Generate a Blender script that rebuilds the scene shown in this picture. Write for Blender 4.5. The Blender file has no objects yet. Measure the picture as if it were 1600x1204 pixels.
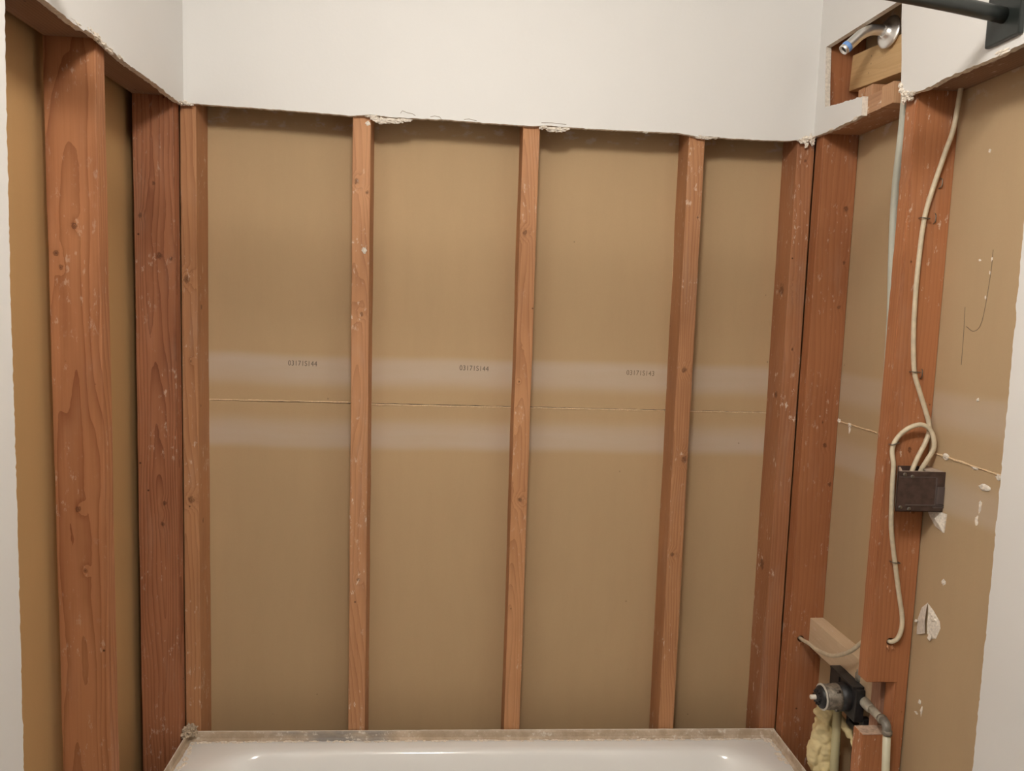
import bpy, bmesh, math, random
from mathutils import Vector, Matrix, noise
from mathutils.geometry import tessellate_polygon
R = math.radians
sc = bpy.context.scene
col = sc.collection

# ------------------------------------------------------------------ camera, world, light, exposure
cd = bpy.data.cameras.new('camera'); cam = bpy.data.objects.new('camera', cd); col.objects.link(cam)
C = Vector((0.63621, -1.92035, 1.48439))
r_ = Vector((0.99630209, -0.07954465, 0.03247771)); u_ = Vector((-0.02421172, 0.10276009, 0.99441146)); f_ = Vector((0.08243752, 0.99152056, -0.10045418))
M = Matrix((r_, u_, -f_)).transposed().to_4x4(); M.translation = C
cam.matrix_world = M
cd.sensor_width = 36; cd.sensor_fit = 'HORIZONTAL'; cd.lens = 1215.55 / 1600 * 36; cd.clip_start = 0.02
sc.camera = cam
w = bpy.data.worlds.new('world'); sc.world = w; w.use_nodes = True
w.node_tree.nodes['Background'].inputs[0].default_value = (1, .93, .84, 1)
w.node_tree.nodes['Background'].inputs[1].default_value = 0.05
ld = bpy.data.lights.new('ceiling_lamp', 'POINT'); lo = bpy.data.objects.new('ceiling_lamp', ld); col.objects.link(lo)
ld.energy = 42; ld.color = (1, .955, .89); ld.shadow_soft_size = 0.10
lo.location = (0.62, -1.52, 2.35)
sc.view_settings.view_transform = 'Standard'; sc.view_settings.look = 'None'
sc.view_settings.gamma = 1; sc.view_settings.use_curve_mapping = False
sc.view_settings.exposure = 0.0

# ------------------------------------------------------------------ helpers
XR = 1.535          # right wall stud faces
ZC = 1.922          # where the wallboard was cut
def tag(o, label=None, cat=None, group=None, kind=None):
    if label: o['label'] = label
    if cat: o['category'] = cat
    if group: o['group'] = group
    if kind: o['kind'] = kind
    return o
def link(name, bm, mat, parent=None, loc=None, smooth=False):
    me = bpy.data.meshes.new(name)
    bmesh.ops.recalc_face_normals(bm, faces=bm.faces)
    bm.to_mesh(me); bm.free()
    o = bpy.data.objects.new(name, me); col.objects.link(o)
    for m in (mat if isinstance(mat, (list, tuple)) else [mat]): me.materials.append(m)
    if parent: o.parent = parent
    if loc is not None: o.location = loc
    if smooth:
        for p in me.polygons: p.use_smooth = True
    return o
def empty(name, loc=(0, 0, 0)):
    o = bpy.data.objects.new(name, None); col.objects.link(o); o.location = loc; o.empty_display_size = .05
    return o
def bx(bm, x0, x1, y0, y1, z0, z1, bev=0, zseg=0, rough=0, seed=0, rot=None):
    b = bmesh.new()
    bmesh.ops.create_cube(b, size=1)
    for v in b.verts:
        v.co = Vector((x0 + (v.co.x + .5) * (x1 - x0), y0 + (v.co.y + .5) * (y1 - y0), z0 + (v.co.z + .5) * (z1 - z0)))
    if bev: bmesh.ops.bevel(b, geom=b.edges[:], offset=bev, segments=2, affect='EDGES', profile=.6)
    L = [x1 - x0, y1 - y0, z1 - z0]; ax = L.index(max(L)); lo_ = (x0, y0, z0)[ax]
    for i in range(1, zseg):
        co = [0, 0, 0]; no = [0, 0, 0]; no[ax] = 1; co[ax] = lo_ + L[ax] * i / zseg
        bmesh.ops.bisect_plane(b, geom=b.verts[:] + b.edges[:] + b.faces[:], plane_co=co, plane_no=no)
    if rough:
        for v in b.verts:
            n = noise.noise_vector(v.co * 9 + Vector((seed * 3.1, seed, 0)))
            n[ax] = 0
            v.co += n * rough
    if rot: bmesh.ops.transform(b, matrix=rot, verts=b.verts)
    me = bpy.data.meshes.new('t'); b.to_mesh(me); b.free(); bm.from_mesh(me); bpy.data.meshes.remove(me)
    return bm
def box(name, mat, parent, *a, **k):
    loc = k.pop('loc', None)
    return link(name, bx(bmesh.new(), *a, **k), mat, parent, loc)
def smooth_path(pts, n=8):
    pts = [Vector(p) for p in pts]; out = []
    P = [pts[0] * 2 - pts[1]] + pts + [pts[-1] * 2 - pts[-2]]
    for i in range(1, len(P) - 2):
        for k in range(n):
            t = k / n; a, b, c, d = P[i - 1], P[i], P[i + 1], P[i + 2]
            out.append(.5 * ((2 * b) + (c - a) * t + (2 * a - 5 * b + 4 * c - d) * t * t + (3 * b - a - 3 * c + d) * t ** 3))
    out.append(pts[-1]); return out
def tube(bm, pts, rad, seg=14, flat=1.0, flatdir=None, caps=True, taper=None):
    rings = []; up = None
    for i, p in enumerate(pts):
        p = Vector(p)
        t = (Vector(pts[min(i + 1, len(pts) - 1)]) - Vector(pts[max(i - 1, 0)])).normalized()
        if up is None:
            up = (Vector(flatdir) if flatdir else (Vector((0, 0, 1)) if abs(t.z) < .9 else Vector((0, 1, 0))))
        up = up - t * up.dot(t)
        if up.length < 1e-6: up = Vector((1, 0, 0)) - t * t.x
        up.normalize(); s = t.cross(up)
        rr = rad if taper is None else rad * taper[i]
        rings.append([bm.verts.new(p + (up * math.cos(a) * flat + s * math.sin(a)) * rr) for a in [2 * math.pi * k / seg for k in range(seg)]])
    for a, b in zip(rings, rings[1:]):
        for k in range(seg): bm.faces.new((a[k], a[(k + 1) % seg], b[(k + 1) % seg], b[k]))
    if caps: bm.faces.new(rings[0][::-1]); bm.faces.new(rings[-1])
    return bm
def lathe(bm, origin, axis, prof, seg=32):
    """prof: list of (distance along axis, radius)"""
    o = Vector(origin); a = Vector(axis).normalized(); u = a.orthogonal().normalized(); v = a.cross(u)
    rings = []
    for d, r in prof:
        c = o + a * d
        rings.append([bm.verts.new(c + (u * math.cos(t) + v * math.sin(t)) * max(r, 1e-4)) for t in [2 * math.pi * k / seg for k in range(seg)]])
    for p, q in zip(rings, rings[1:]):
        for k in range(seg): bm.faces.new((p[k], p[(k + 1) % seg], q[(k + 1) % seg], q[k]))
    bm.faces.new(rings[0][::-1]); bm.faces.new(rings[-1])
    return bm
def lump(bm, c, r, seed, sub=3, amp=.45, freq=1.6):
    b = bmesh.new(); bmesh.ops.create_icosphere(b, subdivisions=sub, radius=1)
    r = Vector(r) if hasattr(r, '__len__') else Vector((r, r, r))
    for v in b.verts:
        n = v.co.normalized()
        k = 1 + amp * noise.noise(n * freq + Vector((seed * 7.3, seed * 1.7, 0))) + amp * .5 * noise.noise(n * freq * 3 + Vector((seed, 0, seed * 2)))
        v.co = Vector((n.x * r.x, n.y * r.y, n.z * r.z)) * k + Vector(c)
    me = bpy.data.meshes.new('t'); b.to_mesh(me); b.free(); bm.from_mesh(me); bpy.data.meshes.remove(me)
    return bm
def jag(pts, step=.006, amp=.002, seed=1, only=None):
    """subdivide a 2D outline and roughen the chosen edges"""
    rnd = random.Random(seed); out = []
    n = len(pts)
    for i in range(n):
        a, b = pts[i], pts[(i + 1) % n]
        out.append(a)
        if only is None or i in only:
            L = math.hypot(b[0] - a[0], b[1] - a[1]); m = max(1, int(L / step))
            nx, ny = -(b[1] - a[1]) / max(L, 1e-9), (b[0] - a[0]) / max(L, 1e-9)
            for k in range(1, m):
                t = k / m + rnd.uniform(-.3, .3) / m
                x = a[0] + (b[0] - a[0]) * t; y = a[1] + (b[1] - a[1]) * t
                d = amp * (noise.noise(Vector((x * 60, y * 60, seed))) + .8 * noise.noise(Vector((x * 190, y * 190, seed + 5))) + rnd.uniform(-.25, .25))
                out.append((x + nx * d, y + ny * d))
    return out
def slab(name, outline, axis, t0, t1, mats, parent=None, front=None):
    """extrude a 2D outline; axis 'x': (y,z) outline, 'y': (x,z). mats[0] on the face at t0, mats[1] elsewhere, mats[2] on the t1 face"""
    bm = bmesh.new()
    f = (lambda a, b, t: (t, a, b)) if axis == 'x' else ((lambda a, b, t: (a, t, b)) if axis == 'y' else (lambda a, b, t: (a, b, t)))
    A = [bm.verts.new(f(a, b, t0)) for a, b in outline]; B = [bm.verts.new(f(a, b, t1)) for a, b in outline]
    tri = tessellate_polygon([[Vector((a, b, 0)) for a, b in outline]])
    fas = [bm.faces.new([A[i] for i in t]) for t in tri]; fbs = [bm.faces.new([B[i] for i in t[::-1]]) for t in tri]
    sides = []
    for i in range(len(A)):
        j = (i + 1) % len(A); sides.append(bm.faces.new((A[j], A[i], B[i], B[j])))
    for q in fas: q.material_index = 0
    for q in fbs: q.material_index = 2 if len(mats) > 2 else 1
    for s in sides: s.material_index = 1
    return link(name, bm, mats, parent)
def cut(o, cutter):
    m = o.modifiers.new('b', 'BOOLEAN'); m.object = cutter; m.operation = 'DIFFERENCE'; m.solver = 'EXACT'
    bpy.context.view_layer.update()
    dg = bpy.context.evaluated_depsgraph_get()
    me = bpy.data.meshes.new_from_object(o.evaluated_get(dg))
    o.modifiers.clear(); o.data = me
    bpy.data.objects.remove(cutter)

# ------------------------------------------------------------------ materials
class NT:
    def __init__(s, name):
        s.m = bpy.data.materials.new(name); s.m.use_nodes = True; s.t = s.m.node_tree; s.b = s.t.nodes['Principled BSDF']
    def n(s, kind, **k):
        o = s.t.nodes.new(kind)
        for a, v in k.items():
            if a.startswith('_'): setattr(o, a[1:], v)
            else:
                key = a.replace('__', ' ')
                o.inputs[key].default_value = v
        return o
    def l(s, a, b): s.t.links.new(a, b)
    def math(s, op, a, b=None, c=None, clamp=False):
        o = s.t.nodes.new('ShaderNodeMath'); o.operation = op; o.use_clamp = clamp
        for i, v in enumerate((a, b, c)):
            if v is None: continue
            if isinstance(v, (int, float)): o.inputs[i].default_value = v
            else: s.l(v, o.inputs[i])
        return o.outputs[0]
    def mix(s, fac, a, b, bt='MIX'):
        o = s.t.nodes.new('ShaderNodeMix'); o.data_type = 'RGBA'; o.blend_type = bt
        for sock, v in ((o.inputs[0], fac), (o.inputs[6], a), (o.inputs[7], b)):
            if isinstance(v, (int, float)): sock.default_value = v
            elif isinstance(v, tuple): sock.default_value = (*v[:3], 1)
            else: s.l(v, sock)
        return o.outputs[2]
    def ramp(s, v, lo, hi):
        o = s.t.nodes.new('ShaderNodeMapRange'); o.interpolation_type = 'SMOOTHSTEP'; o.clamp = True
        s.l(v, o.inputs[0]); o.inputs[1].default_value = lo; o.inputs[2].default_value = hi
        return o.outputs[0]
    def coord(s, off=(0, 0, 0), scale=(1, 1, 1), rot=(0, 0, 0)):
        c = s.t.nodes.new('ShaderNodeTexCoord'); m = s.t.nodes.new('ShaderNodeMapping')
        s.l(c.outputs['Object'], m.inputs[0]); m.inputs[1].default_value = off; m.inputs[2].default_value = rot; m.inputs[3].default_value = scale
        return m.outputs[0]
    def noise(s, vec, scale, detail=4, rough=.55, dist=0):
        o = s.t.nodes.new('ShaderNodeTexNoise'); s.l(vec, o.inputs['Vector'])
        o.inputs['Scale'].default_value = scale; o.inputs['Detail'].default_value = detail; o.inputs['Roughness'].default_value = rough; o.inputs['Distortion'].default_value = dist
        return o.outputs['Fac']
    def bump(s, h, strength=.3, dist=.002):
        o = s.t.nodes.new('ShaderNodeBump'); o.inputs['Strength'].default_value = strength; o.inputs['Distance'].default_value = dist
        s.l(h, o.inputs['Height']); s.l(o.outputs[0], s.b.inputs['Normal'])
    def base(s, c):
        if isinstance(c, tuple): s.b.inputs['Base Color'].default_value = (*c, 1)
        else: s.l(c, s.b.inputs['Base Color'])
    def rough(s, v): s.b.inputs['Roughness'].default_value = v
def plain(name, c, rough=.5, metal=0, var=0, scale=60, bump=0, coat=0):
    t = NT(name); t.rough(rough); t.b.inputs['Metallic'].default_value = metal
    if coat: t.b.inputs['Coat Weight'].default_value = coat
    if var:
        v = t.coord(); n = t.noise(v, scale)
        t.base(t.mix(t.ramp(n, .3, .7), tuple(x * (1 - var) for x in c), tuple(min(1, x * (1 + var)) for x in c)))
        if bump: t.bump(n, bump, .001)
    else: t.base(c)
    return t.m
def wood(name, light, dark, seed, axis='z', pith=(.07, .05), ring=.006, knots=(), dust=.5, contrast=1.0, warp=.045, drift=.02):
    """sawn fir: rings about a pith line outside the board, warped along its length"""
    t = NT(name)
    rot = {'z': (0, 0, 0), 'y': (R(90), 0, 0), 'x': (0, R(90), 0)}[axis]
    v = t.coord(rot=rot)
    off = t.n('ShaderNodeVectorMath', _operation='ADD'); t.l(v, off.inputs[0]); off.inputs[1].default_value = (seed * 1.37, seed * .71, seed * 2.3)
    sc1 = t.n('ShaderNodeVectorMath', _operation='MULTIPLY'); t.l(off.outputs[0], sc1.inputs[0]); sc1.inputs[1].default_value = (7, 7, .9)
    nz = t.n('ShaderNodeTexNoise'); t.l(sc1.outputs[0], nz.inputs['Vector']); nz.inputs['Scale'].default_value = 1.6; nz.inputs['Detail'].default_value = 2.0
    sub = t.n('ShaderNodeVectorMath', _operation='SUBTRACT'); t.l(nz.outputs['Color'], sub.inputs[0]); sub.inputs[1].default_value = (.5, .5, .5)
    mul = t.n('ShaderNodeVectorMath', _operation='MULTIPLY'); t.l(sub.outputs[0], mul.inputs[0]); mul.inputs[1].default_value = (warp, warp, 0)
    sv = t.n('ShaderNodeSeparateXYZ'); t.l(v, sv.inputs[0]); cv = t.n('ShaderNodeCombineXYZ'); t.l(sv.outputs['X'], cv.inputs[0]); t.l(sv.outputs['Z'], cv.inputs[2])
    t.l(t.math('MULTIPLY_ADD', sv.outputs['Z'], drift, sv.outputs['Y']), cv.inputs[1]); v = cv.outputs[0]
    ad = t.n('ShaderNodeVectorMath', _operation='ADD'); t.l(v, ad.inputs[0]); t.l(mul.outputs[0], ad.inputs[1])
    ad2 = t.n('ShaderNodeVectorMath', _operation='ADD'); t.l(ad.outputs[0], ad2.inputs[0]); ad2.inputs[1].default_value = (pith[0], pith[1], 0)
    # knots pull the rings about themselves
    vec = ad2.outputs[0]; knotmask = None
    for (kx, ky, kz, kr) in knots:
        kr *= .78
        d = t.n('ShaderNodeVectorMath', _operation='SUBTRACT'); t.l(t.coord(), d.inputs[0]); d.inputs[1].default_value = (kx, ky, kz)
        d2 = t.n('ShaderNodeVectorMath', _operation='MULTIPLY'); t.l(d.outputs[0], d2.inputs[0])
        d2.inputs[1].default_value = (1, 1, .8) if axis == 'z' else (1, 1, 1)
        ln = t.n('ShaderNodeVectorMath', _operation='LENGTH'); t.l(d2.outputs[0], ln.inputs[0])
        wob = t.math('MULTIPLY_ADD', t.noise(t.coord(), 120, 3), kr * 1.5, -kr * .75)
        dist = t.math('ADD', ln.outputs['Value'], wob)
        k = t.math('SUBTRACT', 1, t.ramp(dist, kr * .45, kr))
        ringk = t.math('MULTIPLY_ADD', t.math('SINE', t.math('MULTIPLY', dist, 2200)), .25, .75)
        k = t.math('MULTIPLY', k, ringk)
        knotmask = k if knotmask is None else t.math('MAXIMUM', knotmask, k)
        bulge = t.math('MULTIPLY', t.math('SUBTRACT', 1, t.ramp(dist, 0, kr * 3.5)), kr * .8)
        cmb = t.n('ShaderNodeCombineXYZ'); t.l(bulge, cmb.inputs[0]); t.l(bulge, cmb.inputs[1])
        a3 = t.n('ShaderNodeVectorMath', _operation='ADD'); t.l(vec, a3.inputs[0]); t.l(cmb.outputs[0], a3.inputs[1]); vec = a3.outputs[0]
    wv = t.n('ShaderNodeTexWave', _wave_type='RINGS', _rings_direction='Z', _wave_profile='SAW')
    t.l(vec, wv.inputs['Vector']); wv.inputs['Scale'].default_value = .314 / ring; wv.inputs['Distortion'].default_value = .6
    wv.inputs['Detail'].default_value = 2; wv.inputs['Detail Scale'].default_value = 1
    fib = t.n('ShaderNodeVectorMath', _operation='MULTIPLY'); t.l(off.outputs[0], fib.inputs[0]); fib.inputs[1].default_value = (230, 230, 5)
    fn = t.noise(fib.outputs[0], 1, 4, .6)
    big = t.n('ShaderNodeVectorMath', _operation='MULTIPLY'); t.l(off.outputs[0], big.inputs[0]); big.inputs[1].default_value = (9, 9, 2.2)
    bn = t.noise(big.outputs[0], 1, 3, .6)
    g = t.math('POWER', wv.outputs['Fac'], 2.6)
    fac = t.math('ADD', t.math('MULTIPLY', g, .42 * contrast), t.math('MULTIPLY_ADD', fn, .55, -.16))
    fac = t.math('ADD', fac, t.math('MULTIPLY_ADD', bn, 1.3, -.62), clamp=True)
    c = t.mix(fac, light, dark)
    if knotmask is not None: c = t.mix(t.math('MULTIPLY', knotmask, .8), c, tuple(x * .3 for x in dark))
    # scattered plaster dust and scuffs
    if dust:
        dv = t.n('ShaderNodeVectorMath', _operation='MULTIPLY'); t.l(off.outputs[0], dv.inputs[0]); dv.inputs[1].default_value = (90, 90, 38)
        dn = t.noise(dv.outputs[0], 1, 5, .7)
        dm = t.noise(off.outputs[0], 7, 2, .5)
        dd = t.math('MULTIPLY', t.ramp(dn, .58, .68), t.ramp(dm, .44, .6))
        c = t.mix(t.math('MULTIPLY', dd, dust), c, (.74, .60, .48))
        film = t.math('MULTIPLY', t.ramp(t.noise(big.outputs[0], 2.3, 4, .6), .5, .8), .22 * dust)
        c = t.mix(film, c, (.55, .42, .33))
        # rusty nail pits
        vo = t.n('ShaderNodeTexVoronoi'); vo.inputs['Scale'].default_value = 13; t.l(off.outputs[0], vo.inputs['Vector']); vo.inputs['Randomness'].default_value = 1
        c = t.mix(t.math('MULTIPLY', t.math('SUBTRACT', 1, t.ramp(vo.outputs['Distance'], .015, .045)), .85), c, tuple(x * .25 for x in dark))
    t.base(c); t.rough(.62); t.b.inputs['Specular IOR Level'].default_value = .3
    t.bump(t.math('ADD', t.math('MULTIPLY', g, -.3), fn), .35, .0008)
    return t.m
def kraft(name, base, seed, bands=True, amt=.6, smudge=True, bandc=(.60, .51, .43)):
    t = NT(name); v = t.coord(off=(seed, seed, 0))
    a = t.noise(v, 2.2, 3, .5); b = t.noise(t.coord(off=(seed, 0, 0), scale=(30, 30, 5)), 1, 5, .65)
    f = t.noise(v, 420, 2, .6)
    c = t.mix(t.ramp(a, .25, .75), tuple(x * .97 for x in base), tuple(x * 1.03 for x in base))
    c = t.mix(t.math('MULTIPLY', t.ramp(b, .35, .75), .14), c, tuple(x * .82 for x in base))
    c = t.mix(t.math('MULTIPLY', f, .14), c, tuple(x * .6 for x in base))
    sep = t.n('ShaderNodeSeparateXYZ'); t.l(t.coord(), sep.inputs[0]); z = sep.outputs['Z']
    z = t.math('ADD', z, t.math('MULTIPLY_ADD', t.noise(t.coord(off=(seed, 0, 0), scale=(3, 3, .5)), 1, 2), .016, -.008))
    if bands:
        m = None
        for z0, z1, sl, sh in ((1.252, 1.358, .050, .030), (1.098, 1.205, .030, .060)):
            k = t.math('MULTIPLY', t.ramp(z, z0, z0 + sl), t.math('SUBTRACT', 1, t.ramp(z, z1 - sh, z1)))
            m = k if m is None else t.math('ADD', m, k)
        m = t.math('MULTIPLY', m, t.math('MULTIPLY_ADD', t.noise(t.coord(off=(seed, 2, 0), scale=(5, 5, 30)), 1, 3), .7, .55))
        c = t.mix(t.math('MULTIPLY', m, amt, clamp=True), c, bandc)
    if smudge:  # joint compound smears just under the cut line
        k = t.math('MULTIPLY', t.ramp(z, 1.895, 1.915), t.ramp(t.noise(t.coord(off=(seed, 5, 0), scale=(22, 22, 40)), 1, 4, .6), .52, .68))
        c = t.mix(t.math('MULTIPLY', k, .55), c, (.62, .56, .50))
    # paper flecks
    vo = t.n('ShaderNodeTexVoronoi'); vo.inputs['Scale'].default_value = 11; t.l(v, vo.inputs['Vector'])
    c = t.mix(t.math('MULTIPLY', t.math('SUBTRACT', 1, t.ramp(vo.outputs['Distance'], .01, .03)), .6), c, tuple(x * .3 for x in base))
    t.base(c); t.rough(.75); t.b.inputs['Specular IOR Level'].default_value = .2
    t.bump(t.math('ADD', f, t.math('MULTIPLY', b, 1.2)), .12, .001)
    return t.m
def paint(name, c=(.80, .775, .735)):
    t = NT(name); v = t.coord(); n = t.noise(v, 130, 3, .55); m = t.noise(v, 3, 3)
    t.base(t.mix(t.ramp(m, .3, .7), tuple(x * .975 for x in c), c)); t.rough(.55)
    t.bump(n, .12, .0015); return t.m
WHITE = paint('white_wall_paint', (.77, .752, .728))
GYP = plain('broken_gypsum', (.78, .71, .62), .9, var=.12, scale=160, bump=.6)
PLASTER = plain('joint_compound', (.82, .74, .64), .85, var=.15, scale=240, bump=.7)
KRAFT = kraft('kraft_paper_back', (.525, .365, .205), 1.0)
KRAFT_R = kraft('kraft_paper_right', (.51, .365, .215), 4.0, amt=.4)
KRAFT_L = kraft('kraft_paper_left', (.52, .315, .14), 8.0, bands=False, smudge=False)
PAPEREDGE = plain('torn_paper_edge', (.78, .58, .36), .8, var=.15, scale=300)
INK = plain('grey_stamp_ink', (.13, .10, .075), .8)
BROWN_PLASTIC = plain('brown_bakelite', (.075, .045, .038), .38, var=.25, scale=80)
CABLE = plain('cream_cable_sheath', (.66, .56, .40), .45, var=.10, scale=60)
PEX = plain('grey_pex_tube', (.50, .50, .42), .4, var=.06, scale=20)
CHROME = plain('satin_chrome', (.84, .83, .81), .36, .92)
TAPE = plain('blue_thread_tape', (.18, .36, .75), .5)
BLACK = plain('matte_black_metal', (.018, .022, .020), .38, 0, var=.1, scale=30)
BLACKP = plain('black_plastic', (.022, .021, .022), .45, var=.3, scale=90)
BRASS = plain('dusty_brass', (.27, .235, .19), .5, .45, var=.35, scale=120, bump=.3)
GREYP = plain('grey_pipe', (.50, .47, .39), .5, var=.15, scale=60)
FOAM = plain('yellow_foam', (.80, .66, .36), .7, var=.08, scale=40, bump=.25)
TUBM = plain('white_enamel', (.94, .93, .91), .10, 0, coat=.5)
STEEL = plain('zinc_staple', (.25, .23, .20), .4, .9)
FLOOR = plain('bathroom_floor_tile', (.12, .10, .085), .5, var=.1, scale=5)
CEIL = plain('ceiling_paint', (.80, .78, .74), .8, var=.02, scale=5)
ENAMEL = plain('stained_enamel_rim', (.72, .64, .54), .5, var=.12, scale=50)
def mortar():
    t = NT('dried_thinset'); v = t.coord(); a = t.noise(v, 22, 5, .65); b = t.noise(v, 90, 4, .6); g = t.noise(t.coord(off=(3, 3, 3), scale=(5, 14, 14)), 1, 3, .5)
    sp = t.n('ShaderNodeSeparateXYZ'); t.l(t.coord(), sp.inputs[0]); X = sp.outputs['X']
    pm = t.math('MULTIPLY_ADD', t.math('MULTIPLY', t.ramp(X, -.60, -.48), t.math('SUBTRACT', 1, t.ramp(X, -.30, -.20))), .8, .12)
    c = t.mix(t.ramp(a, .35, .65), (.50, .38, .26), (.66, .53, .40))
    c = t.mix(t.math('MULTIPLY', t.ramp(g, .30, .50), pm), c, (.27, .25, .235))
    c = t.mix(t.math('MULTIPLY', t.math('MULTIPLY', t.ramp(b, .54, .64), t.ramp(a, .45, .55)), .75), c, (.80, .74, .66))
    t.base(c); t.rough(.85); t.bump(b, .6, .002); return t.m
MORTAR = mortar()
OR_L, OR_D = (.54, .27, .13), (.27, .105, .042)
RD_L, RD_D = (.40, .165, .080), (.15, .048, .022)
GROUP = 'exposed wall studs'

# ------------------------------------------------------------------ setting: room shell
struct = lambda o: tag(o, kind='structure')
struct(box('floor', FLOOR, None, -.13, 1.66, -2.75, .12, -.1, 0))
struct(box('ceiling', CEIL, None, -.13, 1.66, -2.75, .12, 2.44, 2.5))
struct(box('wall_rear', plain('rear_wall_paint', (.22, .21, .19), .8), None, -.12, 1.66, -2.75, -2.65, 0, 2.44))
# back wall: painted wallboard that is left above the cut
bc = [(.0, 1.9275), (.06, 1.9265), (.22, 1.9235), (.3985, 1.9185), (.44, 1.9235), (.50, 1.9195), (.6218, 1.9205), (.72, 1.918), (.8206, 1.9160), (.87, 1.9195), (.95, 1.9170),
      (1.05, 1.917), (1.1807, 1.9178), (1.2287, 1.912), (1.26, 1.914), (1.31, 1.911), (1.40, 1.911), (1.46, 1.913), (1.50, 1.920), (XR - .013, 1.925)]
ol = [(XR - .013, 2.44), (0.013, 2.44)] + [(max(x, .013), z) for x, z in bc]
wall_back = struct(slab('wall_back', jag(ol, .005, .0013, 3, only=set(range(2, len(ol) - 1))), 'y', -.013, 0, [WHITE, GYP]))
# left wall
zl = 1.8
ol = [(0, 2.44), (0, 1.925), (-.05, 1.9207), (-.20, 1.924), (-.33, 1.921), (-.42, 1.9265), (-.468, 1.928), (-.52, 1.922), (-.6333, 1.924), (-.72, 1.926), (-.742, 1.90), (-.745, 1.83), (-.752, 1.5), (-.752, 1.2), (-.757, .8), (-.757, .4), (-.76, 0),
      (-2.65, 0), (-2.65, 2.44)]
wall_left = struct(slab('wall_left', jag(ol, .006, .0022, 5, only=set(range(1, 16))), 'x', .013, 0, [WHITE, GYP]))
# right wall, with the hole round the shower arm
ol = [(0, 2.44), (0, 1.925), (-.057, 1.9234), (-.13, 1.922), (-.2365, 1.9245), (-.2352, 1.9655), (-.15, 1.974), (-.0608, 1.985), (-.052, 2.05), (-.0453, 2.129), (-.32, 2.122), (-.362, 2.121),
      (-.366, 2.08), (-.378, 2.0), (-.3835, 1.945), (-.40, 1.925), (-.4597, 1.919), (-.55, 1.922), (-.6464, 1.9196), (-.745, 1.921), (-.757, 1.90), (-.762, 1.4), (-.764, 1.0), (-.762, .6), (-.759, 0),
      (-2.65, 0), (-2.65, 2.44)]
wall_right = struct(slab('wall_right', jag(ol, .006, .0020, 9, only={1, 2, 3, 4, 5, 6, 14, 15, 16, 17, 18, 19, 20, 21, 22, 23}), 'x', XR - .013, XR, [WHITE, GYP]))
# exposed kraft backs of the neighbouring rooms' wallboard
def panel(name, outline, axis, t0, t1, mat): return struct(slab(name, outline, axis, t0, t1, [mat, PAPEREDGE]))
SEAM = 1.2255
panel('wall_back_upper', jag([(-.1, SEAM + .0012), (XR + .09, SEAM + .0005), (XR + .09, 2.44), (-.1, 2.44)], .012, .0007, 11, only={0}), 'y', .089, .101, KRAFT)
lowp = panel('wall_back_lower', jag([(-.1, 0), (XR + .09, 0), (XR + .09, SEAM - .0015), (-.1, SEAM - .0012)], .012, .0007, 12, only={2}), 'y', .089, .101, KRAFT)
panel('wall_right_upper', jag([(.089, 1.2290), (-2.65, 1.1655), (-2.65, 2.44), (.089, 2.44)], .01, .0016, 13, only={0}), 'x', 1.625, 1.637, KRAFT_R)
panel('wall_right_lower', jag([(.089, 0), (-2.65, 0), (-2.65, 1.1640), (.089, 1.2275)], .01, .0016, 14, only={2}), 'x', 1.625, 1.637, KRAFT_R)
panel('wall_left_liner', [(.089, 0), (-2.65, 0), (-2.65, 2.44), (.089, 2.44)], 'x', -.1125, -.125, KRAFT_L)
upb = bpy.data.objects['wall_back_upper']; upr = bpy.data.objects['wall_right_upper']; lwr = bpy.data.objects['wall_right_lower']
# stamped numbers on the back panel
def stamp(x0, x1, z, tilt, s, fade):
    cu = bpy.data.curves.new('stamp', 'FONT'); cu.body = s; cu.size = .0185; cu.extrude = .0002; cu.space_character = 1.08
    o = bpy.data.objects.new('stamp', cu); col.objects.link(o); bpy.context.view_layer.update()
    me = bpy.data.meshes.new_from_object(o.evaluated_get(bpy.context.evaluated_depsgraph_get())); wid = o.dimensions.x
    bpy.data.objects.remove(o)
    t = bpy.data.objects.new('printed_number', me); col.objects.link(t); me.materials.clear(); me.materials.append(fade)
    t.rotation_euler = (R(90), tilt, 0); t.scale = ((x1 - x0) / wid, 1, 1); t.location = (x0, .0888, z); t.parent = upb
INK2 = plain('faded_stamp_ink', (.20, .145, .09), .8)
stamp(.231, .303, 1.3185, .010, '03171S144', INK)
stamp(.6655, .7405, 1.3175, .014, '03171S144', INK)
stamp(1.104, 1.178, 1.3165, .016, '03171S143', INK2)
# raised torn paper lips along the seams
def lip(parent, pts, r, axis, seed):
    bm = bmesh.new(); rnd = random.Random(seed); P = []
    for a, b in zip(pts, pts[1:]):
        n = max(2, int((Vector(b) - Vector(a)).length / .01))
        for k in range(n): P.append(Vector(a).lerp(Vector(b), k / n) + Vector((0, 0, rnd.uniform(-.0006, .0006))))
    P.append(Vector(pts[-1]))
    tube(bm, P, r, 6, taper=[.6 + .7 * rnd.random() for _ in P]); return link('torn_paper_lip', bm, PAPEREDGE, parent)
lip(upb, [(.036, .0885, 1.2268), (.40, .0885, 1.2275)], .0016, 'y', 1)
lip(bpy.data.objects['wall_back_lower'], [(.44, .0885, 1.2232), (1.21, .0885, 1.2235)], .0017, 'y', 2)
lip(bpy.data.objects['wall_back_lower'], [(1.25, .0885, 1.2235), (1.49, .0885, 1.2235)], .0015, 'y', 3)
lip(lwr, [(1.6243, -.04, 1.224), (1.6243, -.22, 1.2235)], .0016, 'x', 4)
lip(lwr, [(1.6243, -.44, 1.217), (1.6243, -.75, 1.2115)], .0018, 'x', 5)
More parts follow.
